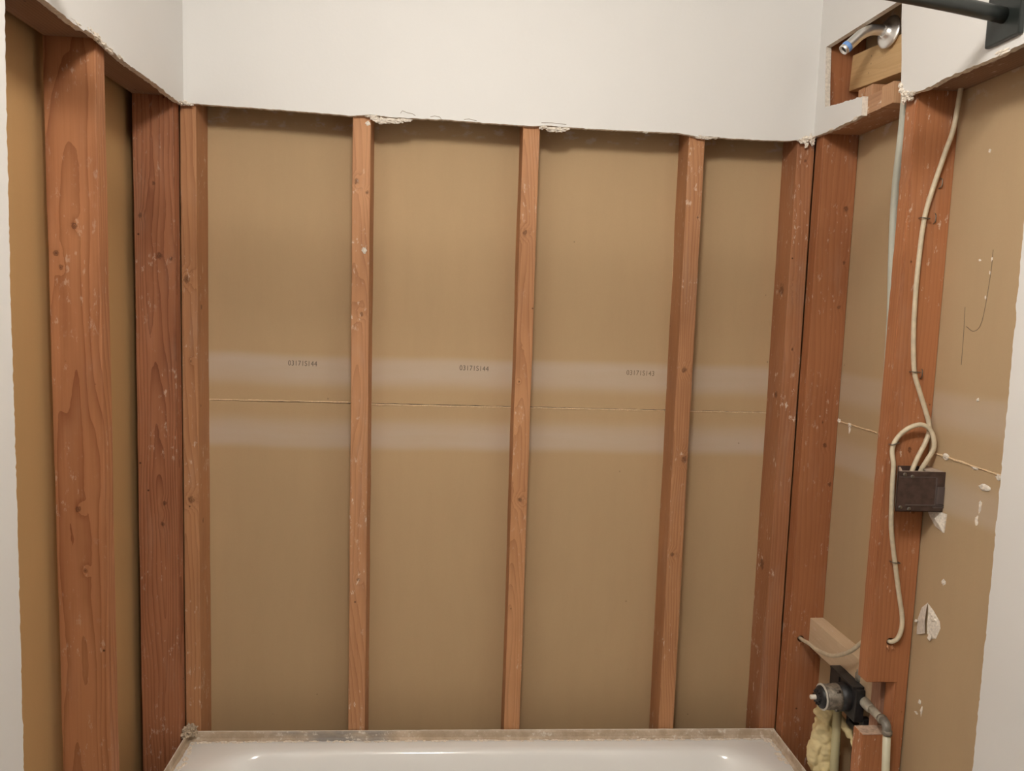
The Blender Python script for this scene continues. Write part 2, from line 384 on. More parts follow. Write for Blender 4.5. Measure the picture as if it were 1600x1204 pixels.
# torn places in the right panel
def bits(name, pts, mat, parent, sub=2):
    bm = bmesh.new()
    for i, (x, y, z, r) in enumerate(pts): lump(bm, (x, y, z), r, i * 1.3 + x * 7 + z, sub, .9, 1.9)
    return link(name, bm, mat, parent)
bits('torn_paper', [(1.624, -.475, 1.2165, (.003, .010, .006)), (1.624, -.625, 1.209, (.003, .008, .005)), (1.624, -.59, 1.182, (.0025, .013, .006)), (1.624, -.56, 1.2125, (.002, .008, .003)),
                     (1.624, -.10, 1.222, (.0025, .006, .005)), (1.624, -.1, 1.213, (.0015, .003, .010)), (1.624, -.045, 1.2255, (.003, .007, .005))], PLASTER, lwr)
bits('plaster_splatter', [(1.6245, -.46, .700, (.002, .004, .005)), (1.6245, -.468, .685, (.002, .003, .010)), (1.6245, -.452, .672, (.0018, .005, .003)), (1.6245, -.583, 1.145, (.0012, .003, .012)), (1.6245, -.578, 1.115, (.0012, .004, .009)),
                          (1.6245, -.55, 1.34, (.0015, .003, .003)), (1.6245, -.5, .97, (.0012, .006, .006))], PLASTER, lwr)
bits('plaster_splatter', [(1.6245, -.520, 1.80, (.0015, .003, .003)), (1.6245, -.553, 1.60, (.0012, .002, .004)), (1.6245, -.551, 1.575, (.0012, .0022, .003)), (1.6245, -.545, 1.53, (.001, .002, .003)), (1.6245, -.52, 1.60, (.0012, .003, .002))], PLASTER, upr)
def scratch(parent, pts, r=.0007):
    bm = bmesh.new(); tube(bm, smooth_path(pts, 5), r, 5); return link('scratch', bm, INK2, parent)
scratch(upr, [(1.6249, -.5534, 1.617), (1.6249, -.5525, 1.5705), (1.6249, -.5417, 1.488), (1.6249, -.522, 1.467), (1.6249, -.4983, 1.4751)])
scratch(upr, [(1.6249, -.4895, 1.512), (1.6249, -.4925, 1.46), (1.6249, -.4936, 1.401)])
# burst bulge in the right panel: a peeled paper cone with the split core
def burst():
    bm = bmesh.new()
    prof = [(-.4579, .912), (-.476, .903), (-.499, .889), (-.503, .876), (-.492, .850), (-.474, .842), (-.452, .843), (-.430, .832), (-.427, .860), (-.438, .893)]
    base = [bm.verts.new((1.6249, y, z)) for y, z in prof]
    ridge = [bm.verts.new((1.6195, -.462, .900)), bm.verts.new((1.6165, -.465, .875)), bm.verts.new((1.6185, -.466, .850))]
    L = [0, 9, 8, 7, 6]; Rr = [0, 1, 2, 3, 4, 5]
    def fan(ids, rid):
        n = len(ids)
        for k in range(n - 1):
            a, b = base[ids[k]], base[ids[k + 1]]; r = rid[min(len(rid) - 1, int(k * len(rid) / (n - 1)))]
            r2 = rid[min(len(rid) - 1, int((k + 1) * len(rid) / (n - 1)))]
            if r is r2: bm.faces.new((a, b, r))
            else: bm.faces.new((a, b, r2)); bm.faces.new((a, r2, r))
    fan(L, ridge)
    o1 = link('burst_paper_flap', bm, GYP, lwr)
    bm = bmesh.new()
    b2 = [(-.4579, .910), (-.476, .903), (-.499, .889), (-.503, .876), (-.492, .850), (-.474, .842)]
    B = [bm.verts.new((1.6249, y, z)) for y, z in b2]
    r2 = [bm.verts.new((1.6205, -.467, .897)), bm.verts.new((1.618, -.471, .872)), bm.verts.new((1.6195, -.471, .852))]
    for a, b, r in ((0, 1, 0), (1, 2, 0), (2, 3, 1), (3, 4, 1), (4, 5, 2)): bm.faces.new((B[a], B[b], r2[r]))
    bm.faces.new((B[2], r2[1], r2[0])); bm.faces.new((B[4], r2[2], r2[1]))
    lump(bm, (1.621, -.482, .888), (.003, .010, .006), 3, 2, .8); lump(bm, (1.621, -.478, .848), (.003, .005, .007), 4, 2, .8); lump(bm, (1.62, -.432, .862), (.003, .004, .003), 6, 2, .8)
    link('burst_gypsum_core', bm, PLASTER, lwr)
burst()
# white chip of gypsum hanging under the switch box
bm = bmesh.new()
tri = [(-.428, 1.105), (-.492, 1.105), (-.489, 1.0665), (-.462, 1.073), (-.442, 1.088)]
A = [bm.verts.new((1.622, y, z)) for y, z in tri]; B = [bm.verts.new((1.6249, y, z)) for y, z in tri]; tip = bm.verts.new((1.6165, -.478, 1.083))
for i in range(5):
    j = (i + 1) % 5; bm.faces.new((A[i], A[j], B[j], B[i])); bm.faces.new((A[j], A[i], tip))
link('broken_gypsum_chip', bm, PLASTER, lwr)
# torn plaster at the cut line
lip(upb, [(1.2135, .0880, 1.905), (1.2138, .0875, 1.60), (1.2145, .0870, 1.34)], .0013, 'y', 8)
def crack(pts): 
    bm = bmesh.new(); tube(bm, [Vector((x, -.0131, z)) for x, z in pts], .0006, 5); return link('crack', bm, INK2, wall_back)
crack([(.510, 1.930), (.514, 1.936), (.525, 1.932), (.538, 1.930), (.545, 1.926)]); crack([(.580, 1.925), (.590, 1.928), (.602, 1.926), (.606, 1.922)]); crack([(.845, 1.925), (.87, 1.926), (.905, 1.924)]); crack([(.66, 1.9235), (.672, 1.925), (.69, 1.9215)])
tp = [(.449, -.010, 1.918, (.010, .004, .006)), (.462, -.009, 1.9125, (.012, .004, .006)), (.482, -.008, 1.9125, (.014, .004, .0055)), (.503, -.008, 1.9135, (.014, .004, .005)), (.523, -.008, 1.9160, (.012, .003, .004)), (.432, -.010, 1.921, (.006, .004, .003)),
      (.850, -.010, 1.9165, (.007, .005, .005)), (.869, -.009, 1.9120, (.012, .004, .005)), (.888, -.009, 1.9125, (.013, .004, .005)), (.905, -.009, 1.915, (.008, .003, .004)),
      (1.235, -.010, 1.9125, (.010, .004, .004)), (1.252, -.009, 1.9105, (.011, .004, .004)), (1.270, -.009, 1.912, (.008, .004, .003)), (1.10, -.01, 1.917, (.006, .003, .003))]
bits('torn_gypsum_edge', tp, GYP, wall_back, 3)
bits('plaster_crumbs', [(1.500, -.014, 1.918, (.010, .005, .007)), (1.514, -.016, 1.921, (.009, .006, .009)), (1.492, -.012, 1.914, (.006, .004, .006)), (1.505, -.012, 1.906, (.004, .003, .006)), (1.485, -.01, 1.917, (.006, .003, .003)),
                        (1.519, -.014, 1.912, (.004, .004, .007))], PLASTER, wall_back, 3)
bits('plaster_crumbs', [(.018, -.015, 1.927, (.006, .006, .005)), (.026, -.014, 1.925, (.008, .003, .003)), (.012, -.03, 1.924, (.004, .010, .004))], GYP, wall_left, 3)
bits('torn_gypsum_edge', [(.011, -.455, 1.930, (.004, .014, .005)), (.010, -.43, 1.926, (.004, .012, .005)), (.010, -.40, 1.924, (.004, .016, .004)), (.011, -.36, 1.924, (.003, .012, .003)), (.011, -.48, 1.932, (.003, .012, .005)), (.011, -.53, 1.926, (.003, .02, .003))], PLASTER, wall_left, 3)
bits('plaster_crumbs', [(XR - .011, -.386, 1.944, (.005, .009, .009)), (XR - .010, -.392, 1.930, (.005, .008, .008)), (XR - .010, -.405, 1.926, (.005, .010, .006)), (XR - .012, -.397, 1.918, (.004, .005, .005)), (XR - .010, -.425, 1.923, (.004, .010, .004)),
                        (XR - .008, -.412, 1.916, (.005, .006, .004)), (XR - .008, -.39, 1.917, (.004, .004, .007))], PLASTER, wall_right, 3)
bits('torn_gypsum_edge', [(XR - .012, -.675, 1.922, (.003, .018, .004)), (XR - .012, -.21, 1.925, (.002, .012, .003)), (XR - .012, -.1, 1.924, (.002, .015, .002))], PLASTER, wall_right, 3)

# ------------------------------------------------------------------ studs
def stud(mat, label, x0b, x0t, wx, y0, y1, z0=.0, z1=2.44, rough=.0012, seed=1, taper=None):
    """x0b/x0t: left side of the stud near the floor / at the ceiling cut; a slight lean as nailed"""
    bm = bx(bmesh.new(), 0, wx, 0, y1 - y0, 0, z1 - z0, bev=.0022, zseg=36, rough=rough, seed=seed)
    lean = (x0t - x0b) / 1.5
    for v in bm.verts: v.co.x += lean * (v.co.z + z0 - .4)
    o = link('wall_stud', bm, mat, None, (x0b, y0, z0))
    return tag(o, label, 'wood stud', GROUP)
k = lambda x, y, z, r: (x, y, z, r)
stud(wood('fir_back_left_corner', OR_L, OR_D, 1, pith=(.02, .06), knots=[k(.012, 0, 1.525, .012), k(.018, 0, .99, .012), k(.02, 0, 1.33, .005), k(.036, .03, 1.46, .009), k(.036, .03, .93, .008), k(.036, .02, 1.22, .006)], dust=.8), 'pale orange corner stud at the back wall left end, with two round knots', 0, .0, .0365, 0, .089, seed=1)
sa = stud(wood('fir_back_a', (.56, .285, .14), (.29, .115, .05), 2, pith=(.03, .09), ring=.004, knots=[k(.004, .0, 1.77, .009), k(.03, 0, 1.745, .006), k(.02, 0, 1.455, .007), k(.02, 0, .79, .006)], dust=1.2), 'narrow orange stud on the back wall, leftmost of the three between the corners', .4035, .3970, .0425, 0, .089, seed=2)
bits('paint_blob', [(.0245, -.0012, 1.608, (.0045, .0016, .006))], PLASTER, sa); bits('paint_blob', [(.030, -.0012, 1.905, (.006, .0016, .005))], PLASTER, sa)
stud(wood('fir_back_b', (.55, .275, .13), (.27, .105, .042), 3, pith=(.02, .10), ring=.0035, knots=[k(.012, 0, 1.665, .009), k(.022, 0, 1.00, .009), k(.01, 0, 1.30, .004)], dust=.6), 'middle stud of the back wall with a dark knot near its top', .8035, .8019, .0412, 0, .089, seed=3)
o = stud(wood('fir_back_c', (.50, .245, .115), (.22, .08, .034), 4, pith=(.04, .07), ring=.0045, knots=[k(.018, 0, 1.34, .010), k(.03, 0, 1.11, .012), k(.012, 0, .86, .008), k(.03, 0, 1.72, .004)], dust=.7), 'leaning stud on the back wall right of centre, its left side face showing', 1.2145, 1.2120, .0405, 0, .089, seed=4)
stud(wood('fir_back_right_corner', (.44, .195, .09), (.23, .080, .036), 5, pith=(.05, .04), ring=.007, knots=[k(.02, 0, 1.87, .006), k(.0, .04, 1.55, .02), k(0, .03, 1.28, .012), k(0, .05, .82, .02), k(.02, 0, 1.40, .005)], dust=1.0), 'brown corner stud at the right end of the back wall', 1.4900, 1.4880, .0440, 0, .089, seed=5)
# left wall
stud(wood('fir_left_corner', RD_L, RD_D, 6, pith=(-.050, .030), ring=.0075, warp=.07, drift=-.03, knots=[k(.055, 0, 1.575, .011), k(.082, 0, 1.57, .006), k(.014, 0, 1.665, .007), k(.045, 0, 1.74, .006), k(.06, 0, .99, .008), k(.055, 0, .94, .007)], dust=.55, contrast=1.4), 'dark red-brown stud on the left wall beside the back corner', -.0910, -.0915, .0905, -.0400, -.002, seed=6)
stud(wood('fir_left_near', (.47, .205, .092), (.22, .072, .028), 7, pith=(-.040, .028), ring=.0085, warp=.06, drift=.025, knots=[k(.045, 0, 1.605, .008), k(.012, 0, 1.555, .008), k(.02, 0, 1.53, .007), k(.05, 0, .96, .006), k(.04, 0, 1.08, .008)], dust=.35, contrast=1.3), 'wide reddish stud on the left wall, nearest the camera', -.0910, -.0935, .0900, -.4270, -.3890, seed=7)
# right wall
r1 = stud(wood('fir_right_corner', (.41, .165, .070), (.23, .078, .032), 8, pith=(.05, .045), ring=.009, knots=[k(.07, 0, 1.75, .010), k(.075, 0, 1.62, .006), k(.08, 0, 1.06, .008), k(.06, 0, 1.16, .009), k(.05, 0, 1.22, .005), k(.07, 0, 1.51, .008)], dust=.6, contrast=.8), 'brown stud on the right wall beside the back corner, drilled for a cable', 1.5345, 1.5335, .0905, -.0400, -.002, seed=8)
cb = bmesh.new(); lathe(cb, (1.5675, -.06, .650), (0, 1, 0), [(0, .009), (.08, .009)], 20)
cut(r1, link('cutter', cb, BLACK))
# near right stud: notched above the valve
prof = [(0, 0), (.0905, 0), (.0905, 2.44), (0, 2.44), (0, .7215), (.0640, .7205), (.0640, .6045), (0, .6045)]
prof = jag(prof, .02, .0010, 21, only={0, 2, 3})
bm = bmesh.new(); A = [bm.verts.new((x, 0, z)) for x, z in prof]; f = bm.faces.new(A)
ex = bmesh.ops.extrude_face_region(bm, geom=[f]); bmesh.ops.translate(bm, verts=[v for v in ex['geom'] if isinstance(v, bmesh.types.BMVert)], vec=(0, .038, 0))
bmesh.ops.recalc_face_normals(bm, faces=bm.faces)
bmesh.ops.bevel(bm, geom=[e for e in bm.edges if abs((e.verts[0].co - e.verts[1].co).y) < .001], offset=.002, segments=2, affect='EDGES')
for v in bm.verts: v.co.x += .0035 * (v.co.z - .8)
r2 = link('wall_stud', bm, wood('fir_right_near', (.47, .195, .085), (.26, .085, .035), 9, pith=(.05, .05), ring=.008, knots=[k(.05, 0, 1.22, .008), k(.012, .01, 1.30, .006), k(.07, 0, 1.09, .006), k(.02, 0, 1.60, .004)], dust=.8, contrast=.8), None, (1.5325, -.4180, 0))
tag(r2, 'orange stud on the right wall carrying the switch box and cables, notched near its foot', 'wood stud', GROUP)
cb = bmesh.new(); lathe(cb, (1.5760, -.44, .8110), (0, 1, 0), [(0, .0085), (.08, .0085)], 20)
cut(r2, link('cutter', cb, BLACK))
bm = bmesh.new(); bx(bm, .0012, .0625, .0010, .037, .6042, .6056, bev=.0005, zseg=8, rough=.0006, seed=3)
for i in range(7): lump(bm, (.006 + i * .008, .008 + (i * 7 % 5) * .006, .6056), (.004, .004, .0012), i, 2, .7)
link('dusty_cut_end', bm, plain('pinkish_dust', (.50, .36, .27), .9, var=.2, scale=120, bump=.4), r2)
# splintered rims of the two cable holes
def splinters(parent, c, seed):
    rnd = random.Random(seed); bm = bmesh.new()
    for i in range(9):
        a = rnd.uniform(3.3, 6.1); r0 = .009
        p = Vector((math.cos(a) * r0, -.0005, math.sin(a) * r0)); q = p + Vector((math.cos(a) * rnd.uniform(.002, .009), -rnd.uniform(.001, .004), -rnd.uniform(.002, .012)))
        tube(bm, [Vector(c) + p, Vector(c) + (p + q) / 2 + Vector((0, -.001, 0)), Vector(c) + q], .0011, 5, taper=[1, .8, .2])
    o = link('splinter', bm, wood('splinter_fir', (.50, .24, .12), (.3, .12, .05), seed), parent); o.matrix_parent_inverse = parent.matrix_basis.inverted(); return o
bpy.context.view_layer.update()
splinters(r1, (1.5675, -.0400, .650), 2); splinters(r2, (1.5760, -.4180, .8110), 3)

# ------------------------------------------------------------------ blocking between the studs
def block(name, mat, label, cat, *a, **kw):
    g = kw.pop('group', None); x0, x1, y0, y1, z0, z1 = a
    o = box(name, mat, None, 0, x1 - x0, 0, y1 - y0, 0, z1 - z0, bev=.0018, zseg=10, rough=kw.get('rough', .0008), seed=kw.get('seed', 1), loc=(x0, y0, z0))
    return tag(o, label, cat, g)
DKL, DKD = (.33, .20, .13), (.17, .09, .055)
wl = lambda n, s, a='y', l=DKL, d=DKD, du=.5: wood(n, l, d, s, a, pith=(.05, .05), dust=du)
block('fire_block', wl('fir_block_left', 20), 'horizontal brown fire block between the two left wall studs, under the painted wallboard', 'wood block', -.0905, -.001, -.388, -.0405, 1.936, 1.974, group='fire blocks at the cut line')
block('fire_block', wl('fir_block_left_near', 21), 'horizontal brown fire block at the top left corner, in front of the wide reddish stud', 'wood block', -.0905, -.001, -.815, -.4285, 1.934, 1.972, group='fire blocks at the cut line')
block('fire_block', wl('fir_block_right', 22, l=(.48, .27, .15), d=(.28, .12, .06), du=1.5), 'dusty fire block between the right wall studs, below the pale shower block', 'wood block', 1.5352, 1.6245, -.2875, -.0405, 1.928, 1.966, group='fire blocks at the cut line', rough=.002)
fb = block('fire_block', wl('fir_block_right_near', 23), 'brown fire block on the right wall above the switch box, with a cable through it', 'wood block', 1.536, 1.6245, -.815, -.4195, 1.932, 1.970, group='fire blocks at the cut line')
PALE_L, PALE_D = (.66, .44, .22), (.46, .27, .12)
block('shower_arm_block', wood('pale_pine_block', PALE_L, PALE_D, 30, 'y', pith=(.06, .05), knots=[(0, .246, .062, .003), (0, .244, .045, .003), (0, .250, .026, .003)], dust=.3, contrast=.6), 'pale yellow pine block behind the chrome shower arm, between the right wall studs', 'wood block', 1.586, 1.6235, -.379, -.044, 2.0000, 2.0820)
for o_ in [bpy.data.objects['shower_arm_block']]: o_.rotation_euler.x = R(5.0)
sc1 = block('wood_offcut', wl('fir_offcut_small', 31, 'z', (.50, .26, .13), (.3, .12, .05)), 'small orange wood offcut on the dusty fire block, farthest from the wallboard edge', 'wood offcut', 1.556, 1.584, -.176, -.150, 1.9665, 2.002, group='wood offcuts under the shower block')
block('wood_offcut', wl('fir_offcut_mid', 37, 'z', (.54, .31, .17), (.34, .15, .07)), 'middle orange wood offcut standing on the dusty fire block', 'wood offcut', 1.548, 1.580, -.226, -.196, 1.9665, 1.996, group='wood offcuts under the shower block')
sc2 = block('wood_offcut', wl('fir_offcut_big', 32, 'z', (.56, .33, .18), (.34, .15, .07)), 'orange wood offcut at the near end of the dusty fire block, by the wallboard edge', 'wood offcut', 1.5352, 1.578, -.333, -.2885, 1.928, 1.972, group='wood offcuts under the shower block')
block('valve_brace', wood('pale_dusty_brace', (.72, .55, .37), (.55, .38, .22), 33, 'y', pith=(.06, .05), knots=[(0, .325, .045, .003)], dust=1.3, contrast=.4), 'pale dusty horizontal brace board above the black valve bracket', 'wood block', 1.5890, 1.6245, -.343, -.0405, .6330, .7080, rough=.0018)

block('wood_offcut', wl('fir_offcut_notch', 38, 'z', (.42, .22, .14), (.26, .12, .07), 1.2), 'dusty brown wood piece visible inside the notch of the cabled stud', 'wood offcut', 1.5868, 1.6245, -.3785, -.3455, .50, .78)
# ------------------------------------------------------------------ bathtub
def rr_loop(cx, cy, hx, hy, r, z, n=20, tilt=0):
    pts = []
    for (sx, sy, a0) in ((1, 1, 0), (-1, 1, 90), (-1, -1, 180), (1, -1, 270)):
        for i in range(n):
            a = R(a0 + 90 * i / (n - 1)); pts.append((cx + sx * (hx - r) + r * math.cos(a), cy + sy * (hy - r) + r * math.sin(a), z))
    return pts
tub = empty('bathtub', (XR / 2, -.38, 0)); tag(tub, 'white enamel bathtub with dried mortar along its flange, at the foot of the bare studs', 'bathtub')
TZ = .368; HX = XR / 2 - .003; HY = .373; tcx = XR / 2; tcy = -.3765
bm = bmesh.new()
loops = [(HX, HY, .02, .0), (HX, HY, .02, .30), (HX, HY, .02, TZ - .012), (HX - .002, HY - .002, .02, TZ - .003), (HX - .006, HY - .006, .02, TZ)]
hx, hy = HX - .062, HY - .042
loops += [(hx + .018, hy + .018, .135, TZ + .0005), (hx + .004, hy + .004, .135, TZ - .0005)]
for d, dz in ((.006, .003), (.012, .008), (.018, .016), (.024, .028), (.030, .045), (.038, .075), (.05, .13), (.065, .20), (.085, .26), (.115, .292), (.16, .305), (.25, .31)):
    loops.append((hx - d * (1.6 if dz > .05 else 1), hy - d * .9, .135 + d * .3, TZ - dz))
rings = []
for (a, b, r, z) in loops: rings.append([bm.verts.new(Vector(p)) for p in rr_loop(tcx, tcy, a, b, r, z)])
n = len(rings[0])
for p, q in zip(rings, rings[1:]):
    for i in range(n): bm.faces.new((p[i], p[(i + 1) % n], q[(i + 1) % n], q[i]))
bm.faces.new(rings[-1]); bm.faces.new(rings[0][::-1])
tilt = Matrix.Translation((0, 0, .0055)) @ Matrix.Rotation(.0070, 4, 'Y')
TP = Matrix.Translation((-XR / 2, .38, 0))
def tlink(name, bm, mat, smooth=False, tl=True):
    if tl:
        for v in bm.verts:
            if v.co.z > .05: v.co.z += .0058 - .0078 * v.co.x + 0.0
    bmesh.ops.transform(bm, matrix=TP, verts=bm.verts); return link(name, bm, mat, tub, None, smooth)
tlink('basin', bm, TUBM, True)
# flange: upstand on three sides carrying mortar
bm = bmesh.new()
def strip(bm, p, q, nrm, z0, z1, th, seed, step=.008):
    """rough upstand from p to q; nrm points into the room"""
    p = Vector(p); q = Vector(q); L = (q - p).length; m = int(L / step); nv = Vector(nrm); cols = []
    for i in range(m + 1):
        c = p.lerp(q, i / m); s = i * step
        nt = noise.noise(Vector((s * 30, seed, 0))); nb = noise.noise(Vector((s * 22, seed + 9, 0))) + .6 * noise.noise(Vector((s * 90, seed, 3)))
        cols.append([bm.verts.new(v) for v in (
            c + Vector((0, 0, z0)), c + Vector((0, 0, z1 + .0008 * nt)), c + nv * th * .5 + Vector((0, 0, z1 + .0008 * nt)),
            c + nv * (th * .9 + .001 * nt) + Vector((0, 0, z1 - .004)), c + nv * (th * 1.1 + .0015 * nb) + Vector((0, 0, z0 + .006)),
            c + nv * (th * 2.0 + .004 * nb) + Vector((0, 0, z0 + .0015)), c + nv * (th * 2.3 + .0045 * nb) + Vector((0, 0, z0 - .001)))])
    for a, b in zip(cols, cols[1:]):
        for j in range(6): bm.faces.new((a[j], a[j + 1], b[j + 1], b[j]))
    bm.faces.new(cols[0]); bm.faces.new(cols[-1][::-1])
strip(bm, (.006, -.003, 0), (XR - .006, -.003, 0), (0, -1, 0), TZ, TZ + .0225, .005, 1)
strip(bm, (.006, -.003, 0), (.006, -.745, 0), (1, 0, 0), TZ, TZ + .0225, .005, 2)
strip(bm, (XR - .006, -.003, 0), (XR - .006, -.745, 0), (-1, 0, 0), TZ, TZ + .0225, .005, 3)
tlink('mortar_coated_flange', bm, MORTAR)
bm = bmesh.new(); rnd = random.Random(4)
for i in range(150):
    x = rnd.uniform(.03, 1.5); lump(bm, (x, -.014 - rnd.random() * .006, TZ + .001), (rnd.uniform(.003, .011), .0028, .0014), i, 2, .8)
for i in range(18):
    yy = rnd.uniform(-.3, -.02); lump(bm, (.022 + rnd.random() * .01, yy, TZ + .001), (.005, rnd.uniform(.004, .012), .0015), i + 60, 2, .8)
    lump(bm, (XR - .022 - rnd.random() * .012, yy, TZ + .001), (.006, rnd.uniform(.004, .012), .0018), i + 90, 2, .8)
for (p, q) in (((.006, -.0045, TZ + .0225), (XR - .006, -.0045, TZ + .0225)), ((.0075, -.006, TZ + .0225), (.0075, -.74, TZ + .0225)), ((XR - .0075, -.006, TZ + .0225), (XR - .0075, -.74, TZ + .0225))):
    b2 = bmesh.new(); tube(b2, [Vector(p).lerp(Vector(q), i / 90) + Vector((0, 0, .0005 * noise.noise(Vector((i * .7, p[0], 0))))) for i in range(91)], .0013, 6); tlink('flange_rim', b2, ENAMEL)
tag(tlink('caulk_residue', bm, PLASTER), kind='stuff')
bm = bmesh.new()
lump(bm, (.014, -.016, .4050), (.016, .013, .013), 3, 4, .8, 2.2); lump(bm, (.006, -.028, .400), (.007, .010, .009), 5, 3, .8, 2)
lump(bm, (.022, -.012, .396), (.009, .008, .007), 7, 3, .8, 2); lump(bm, (.010, -.020, .413), (.008, .006, .006), 9, 3, .8, 2)
tag(link('mortar_clump', bm, plain('grey_mortar', (.52, .42, .31), .9, var=.3, scale=120, bump=.8)), 'crumbly lump of old mortar in the back left corner of the bathtub', 'mortar lump')

# ------------------------------------------------------------------ shower arm and riser
arm = empty('shower_head_pipe', (1.60, -.22, 2.115)); tag(arm, 'chrome bent shower arm with a round flange in the upper right wall opening', 'shower arm')
def plink(name, bm, mat, par, smooth=True):
    bmesh.ops.transform(bm, matrix=Matrix.Translation(-Vector(par.location)), verts=bm.verts); return link(name, bm, mat, par, None, smooth)
P = smooth_path([(1.622, -.221, 2.1135), (1.585, -.22, 2.1115), (1.555, -.22, 2.1115), (1.536, -.22, 2.1095), (1.516, -.22, 2.0990), (1.498, -.22, 2.0825), (1.4850, -.22, 2.0705)], 6)
plink('pipe', tube(bmesh.new(), P, .0112, 24), CHROME, arm)
d = (Vector(P[-1]) - Vector(P[-2])).normalized()
plink('thread_tape', lathe(bmesh.new(), Vector(P[-1]) - d * .006, d, [(0, .0118), (.002, .0122), (.007, .0121), (.009, .0115)], 24), TAPE, arm)
e = Vector(P[-1])
tip = lathe(bmesh.new(), e, d, [(0, .0110), (.004, .0112), (.0095, .0110), (.010, .0104), (.010, .0088), (.0035, .0086)], 24)
plink('threaded_end', tip, CHROME, arm)
plink('bore_shade', lathe(bmesh.new(), e, d, [(.0032, .0080), (.0048, .0085)], 20), BLACK, arm)  # black disc painting the shade inside the open pipe end
ax = Vector((-1, -.16, .10)).normalized()
plink('flange', lathe(bmesh.new(), Vector((1.578, -.222, 2.1075)), ax, [(-.0015, .034), (0, .0345), (.002, .0335), (.0045, .029), (.007, .022), (.009, .0155), (.0145, .0135), (.0150, .0118), (.0148, .0105), (.003, .0103)], 40), CHROME, arm)
rp = empty('riser_pipe', (1.58, -.30, .64)); tag(rp, 'grey flexible water pipe rising between the two right wall studs', 'water pipe')
P = smooth_path([(1.5945, -.285, .655), (1.593, -.30, .80), (1.588, -.31, 1.1), (1.575, -.325, 1.45), (1.566, -.325, 1.62), (1.559, -.33, 1.75), (1.5545, -.345, 1.88), (1.551, -.352, 1.94), (1.552, -.356, 2.05), (1.556, -.356, 2.10)], 6)
plink('tube', tube(bmesh.new(), P, .0080, 18), PEX, rp)
plink('crimp_fitting', lathe(bmesh.new(), (1.5945, -.2848, .657), (0, 0, 1), [(0, .0088), (.003, .0108), (.018, .0108), (.020, .009), (.026, .0088)], 24), BRASS, rp)

# ------------------------------------------------------------------ mixing valve
vy, vz = -.280, .618
va = empty('shower_valve', (1.56, vy, vz)); tag(va, 'dusty mixing valve cartridge in a black plastic bracket below the pale brace', 'shower valve')
plink('valve_body', lathe(bmesh.new(), (1.512, vy, vz), (1, 0, 0), [(0, .021), (0, .0265), (.004, .0285), (.024, .0285), (.028, .030), (.034, .030), (.036, .0275), (.060, .0275)], 40), BRASS, va)
plink('valve_collar', lathe(bmesh.new(), (1.546, vy, vz), (1, 0, 0), [(0, .0285), (.001, .031), (.034, .032)], 40), BLACKP, va)
plink('retaining_ring', lathe(bmesh.new(), (1.508, vy, vz), (1, 0, 0), [(0, .0265), (0, .0295), (.0018, .0300), (.0030, .0295), (.0030, .0265)], 40), plain('pale_ring', (.62, .58, .5), .4), va)
plink('cartridge', lathe(bmesh.new(), (1.500, vy, vz), (1, 0, 0), [(-.006, .006), (-.006, .010), (-.001, .011), (0, .019), (.004, .0245), (.010, .0262), (.014, .0262)], 32), BLACKP, va)
bm = bmesh.new()
for i in range(12):
    a = i * math.pi / 6; bx(bm, 1.4955, 1.503, -.0012, .0012, .012, .0175, rot=Matrix.Translation((0, vy, vz)) @ Matrix.Rotation(a, 4, 'X'))
plink('splines', bm, BLACKP, va, False)
plink('stem', lathe(bmesh.new(), (1.4815, vy, vz), (1, 0, 0), [(0, .0042), (.001, .0052), (.012, .0055), (.014, .0060), (.02, .0060)], 20), plain('white_nylon', (.78, .72, .62), .5), va)
for a in (.6, 2.3, 4.0, 5.4):
    plink('screw', lathe(bmesh.new(), (1.533, vy + .0295 * math.cos(a), vz + .0295 * math.sin(a)), (1, 0, 0), [(0, .003), (.001, .0038), (.008, .0038), (.008, .002)], 12), STEEL, va)
# bracket: back block, sloping arm towards the rear stud, legs
bm = bmesh.new()
bx(bm, 1.566, 1.588, vy - .042, vy + .030, vz - .040, vz + .036, bev=.003)
bx(bm, 1.590, 1.608, vy - .040, vy - .022, vz - .115, vz - .035, bev=.002)
bx(bm, 1.590, 1.608, vy + .020, vy + .034, vz - .075, vz - .035, bev=.002)
bx(bm, 1.590, 1.608, vy - .036, vy + .034, vz - .083, vz - .068, bev=.002)
plink('mounting_bracket', bm, BLACKP, va, False)
bm = bmesh.new()   # open hood reaching back over the body
pts = [(vy + .030, vz + .036), (vy - .035, vz + .036), (vy - .035, vz + .030), (vy + .022, vz + .028), (vy + .022, vz - .02), (vy + .030, vz - .02)]
for (x0, x1, y0, y1, z0, z1) in ((1.562, 1.588, vy + .034, vy + .072, vz + .036, vz + .041), (1.562, 1.588, vy - .036, vy + .040, vz + .0345, vz + .041)):
    bx(bm, x0, x1, y0, y1, z0, z1, bev=.001)
bx(bm, 1.563, 1.567, vy + .03, vy + .070, vz - .012, vz + .0365, bev=.001)
bx(bm, 1.583, 1.587, vy + .03, vy + .070, vz - .012, vz + .0365, bev=.001)
bx(bm, 1.563, 1.587, vy + .066, vy + .071, vz - .012, vz + .0365, bev=.001)
plink('bracket_arm', bm, BLACKP, va, False)
plink('port_nut', lathe(bmesh.new(), (1.5945, -.285, vz + .034), (0, 0, 1), [(0, .011), (.006, .011), (.007, .009), (.011, .009)], 8), BRASS, va, False)
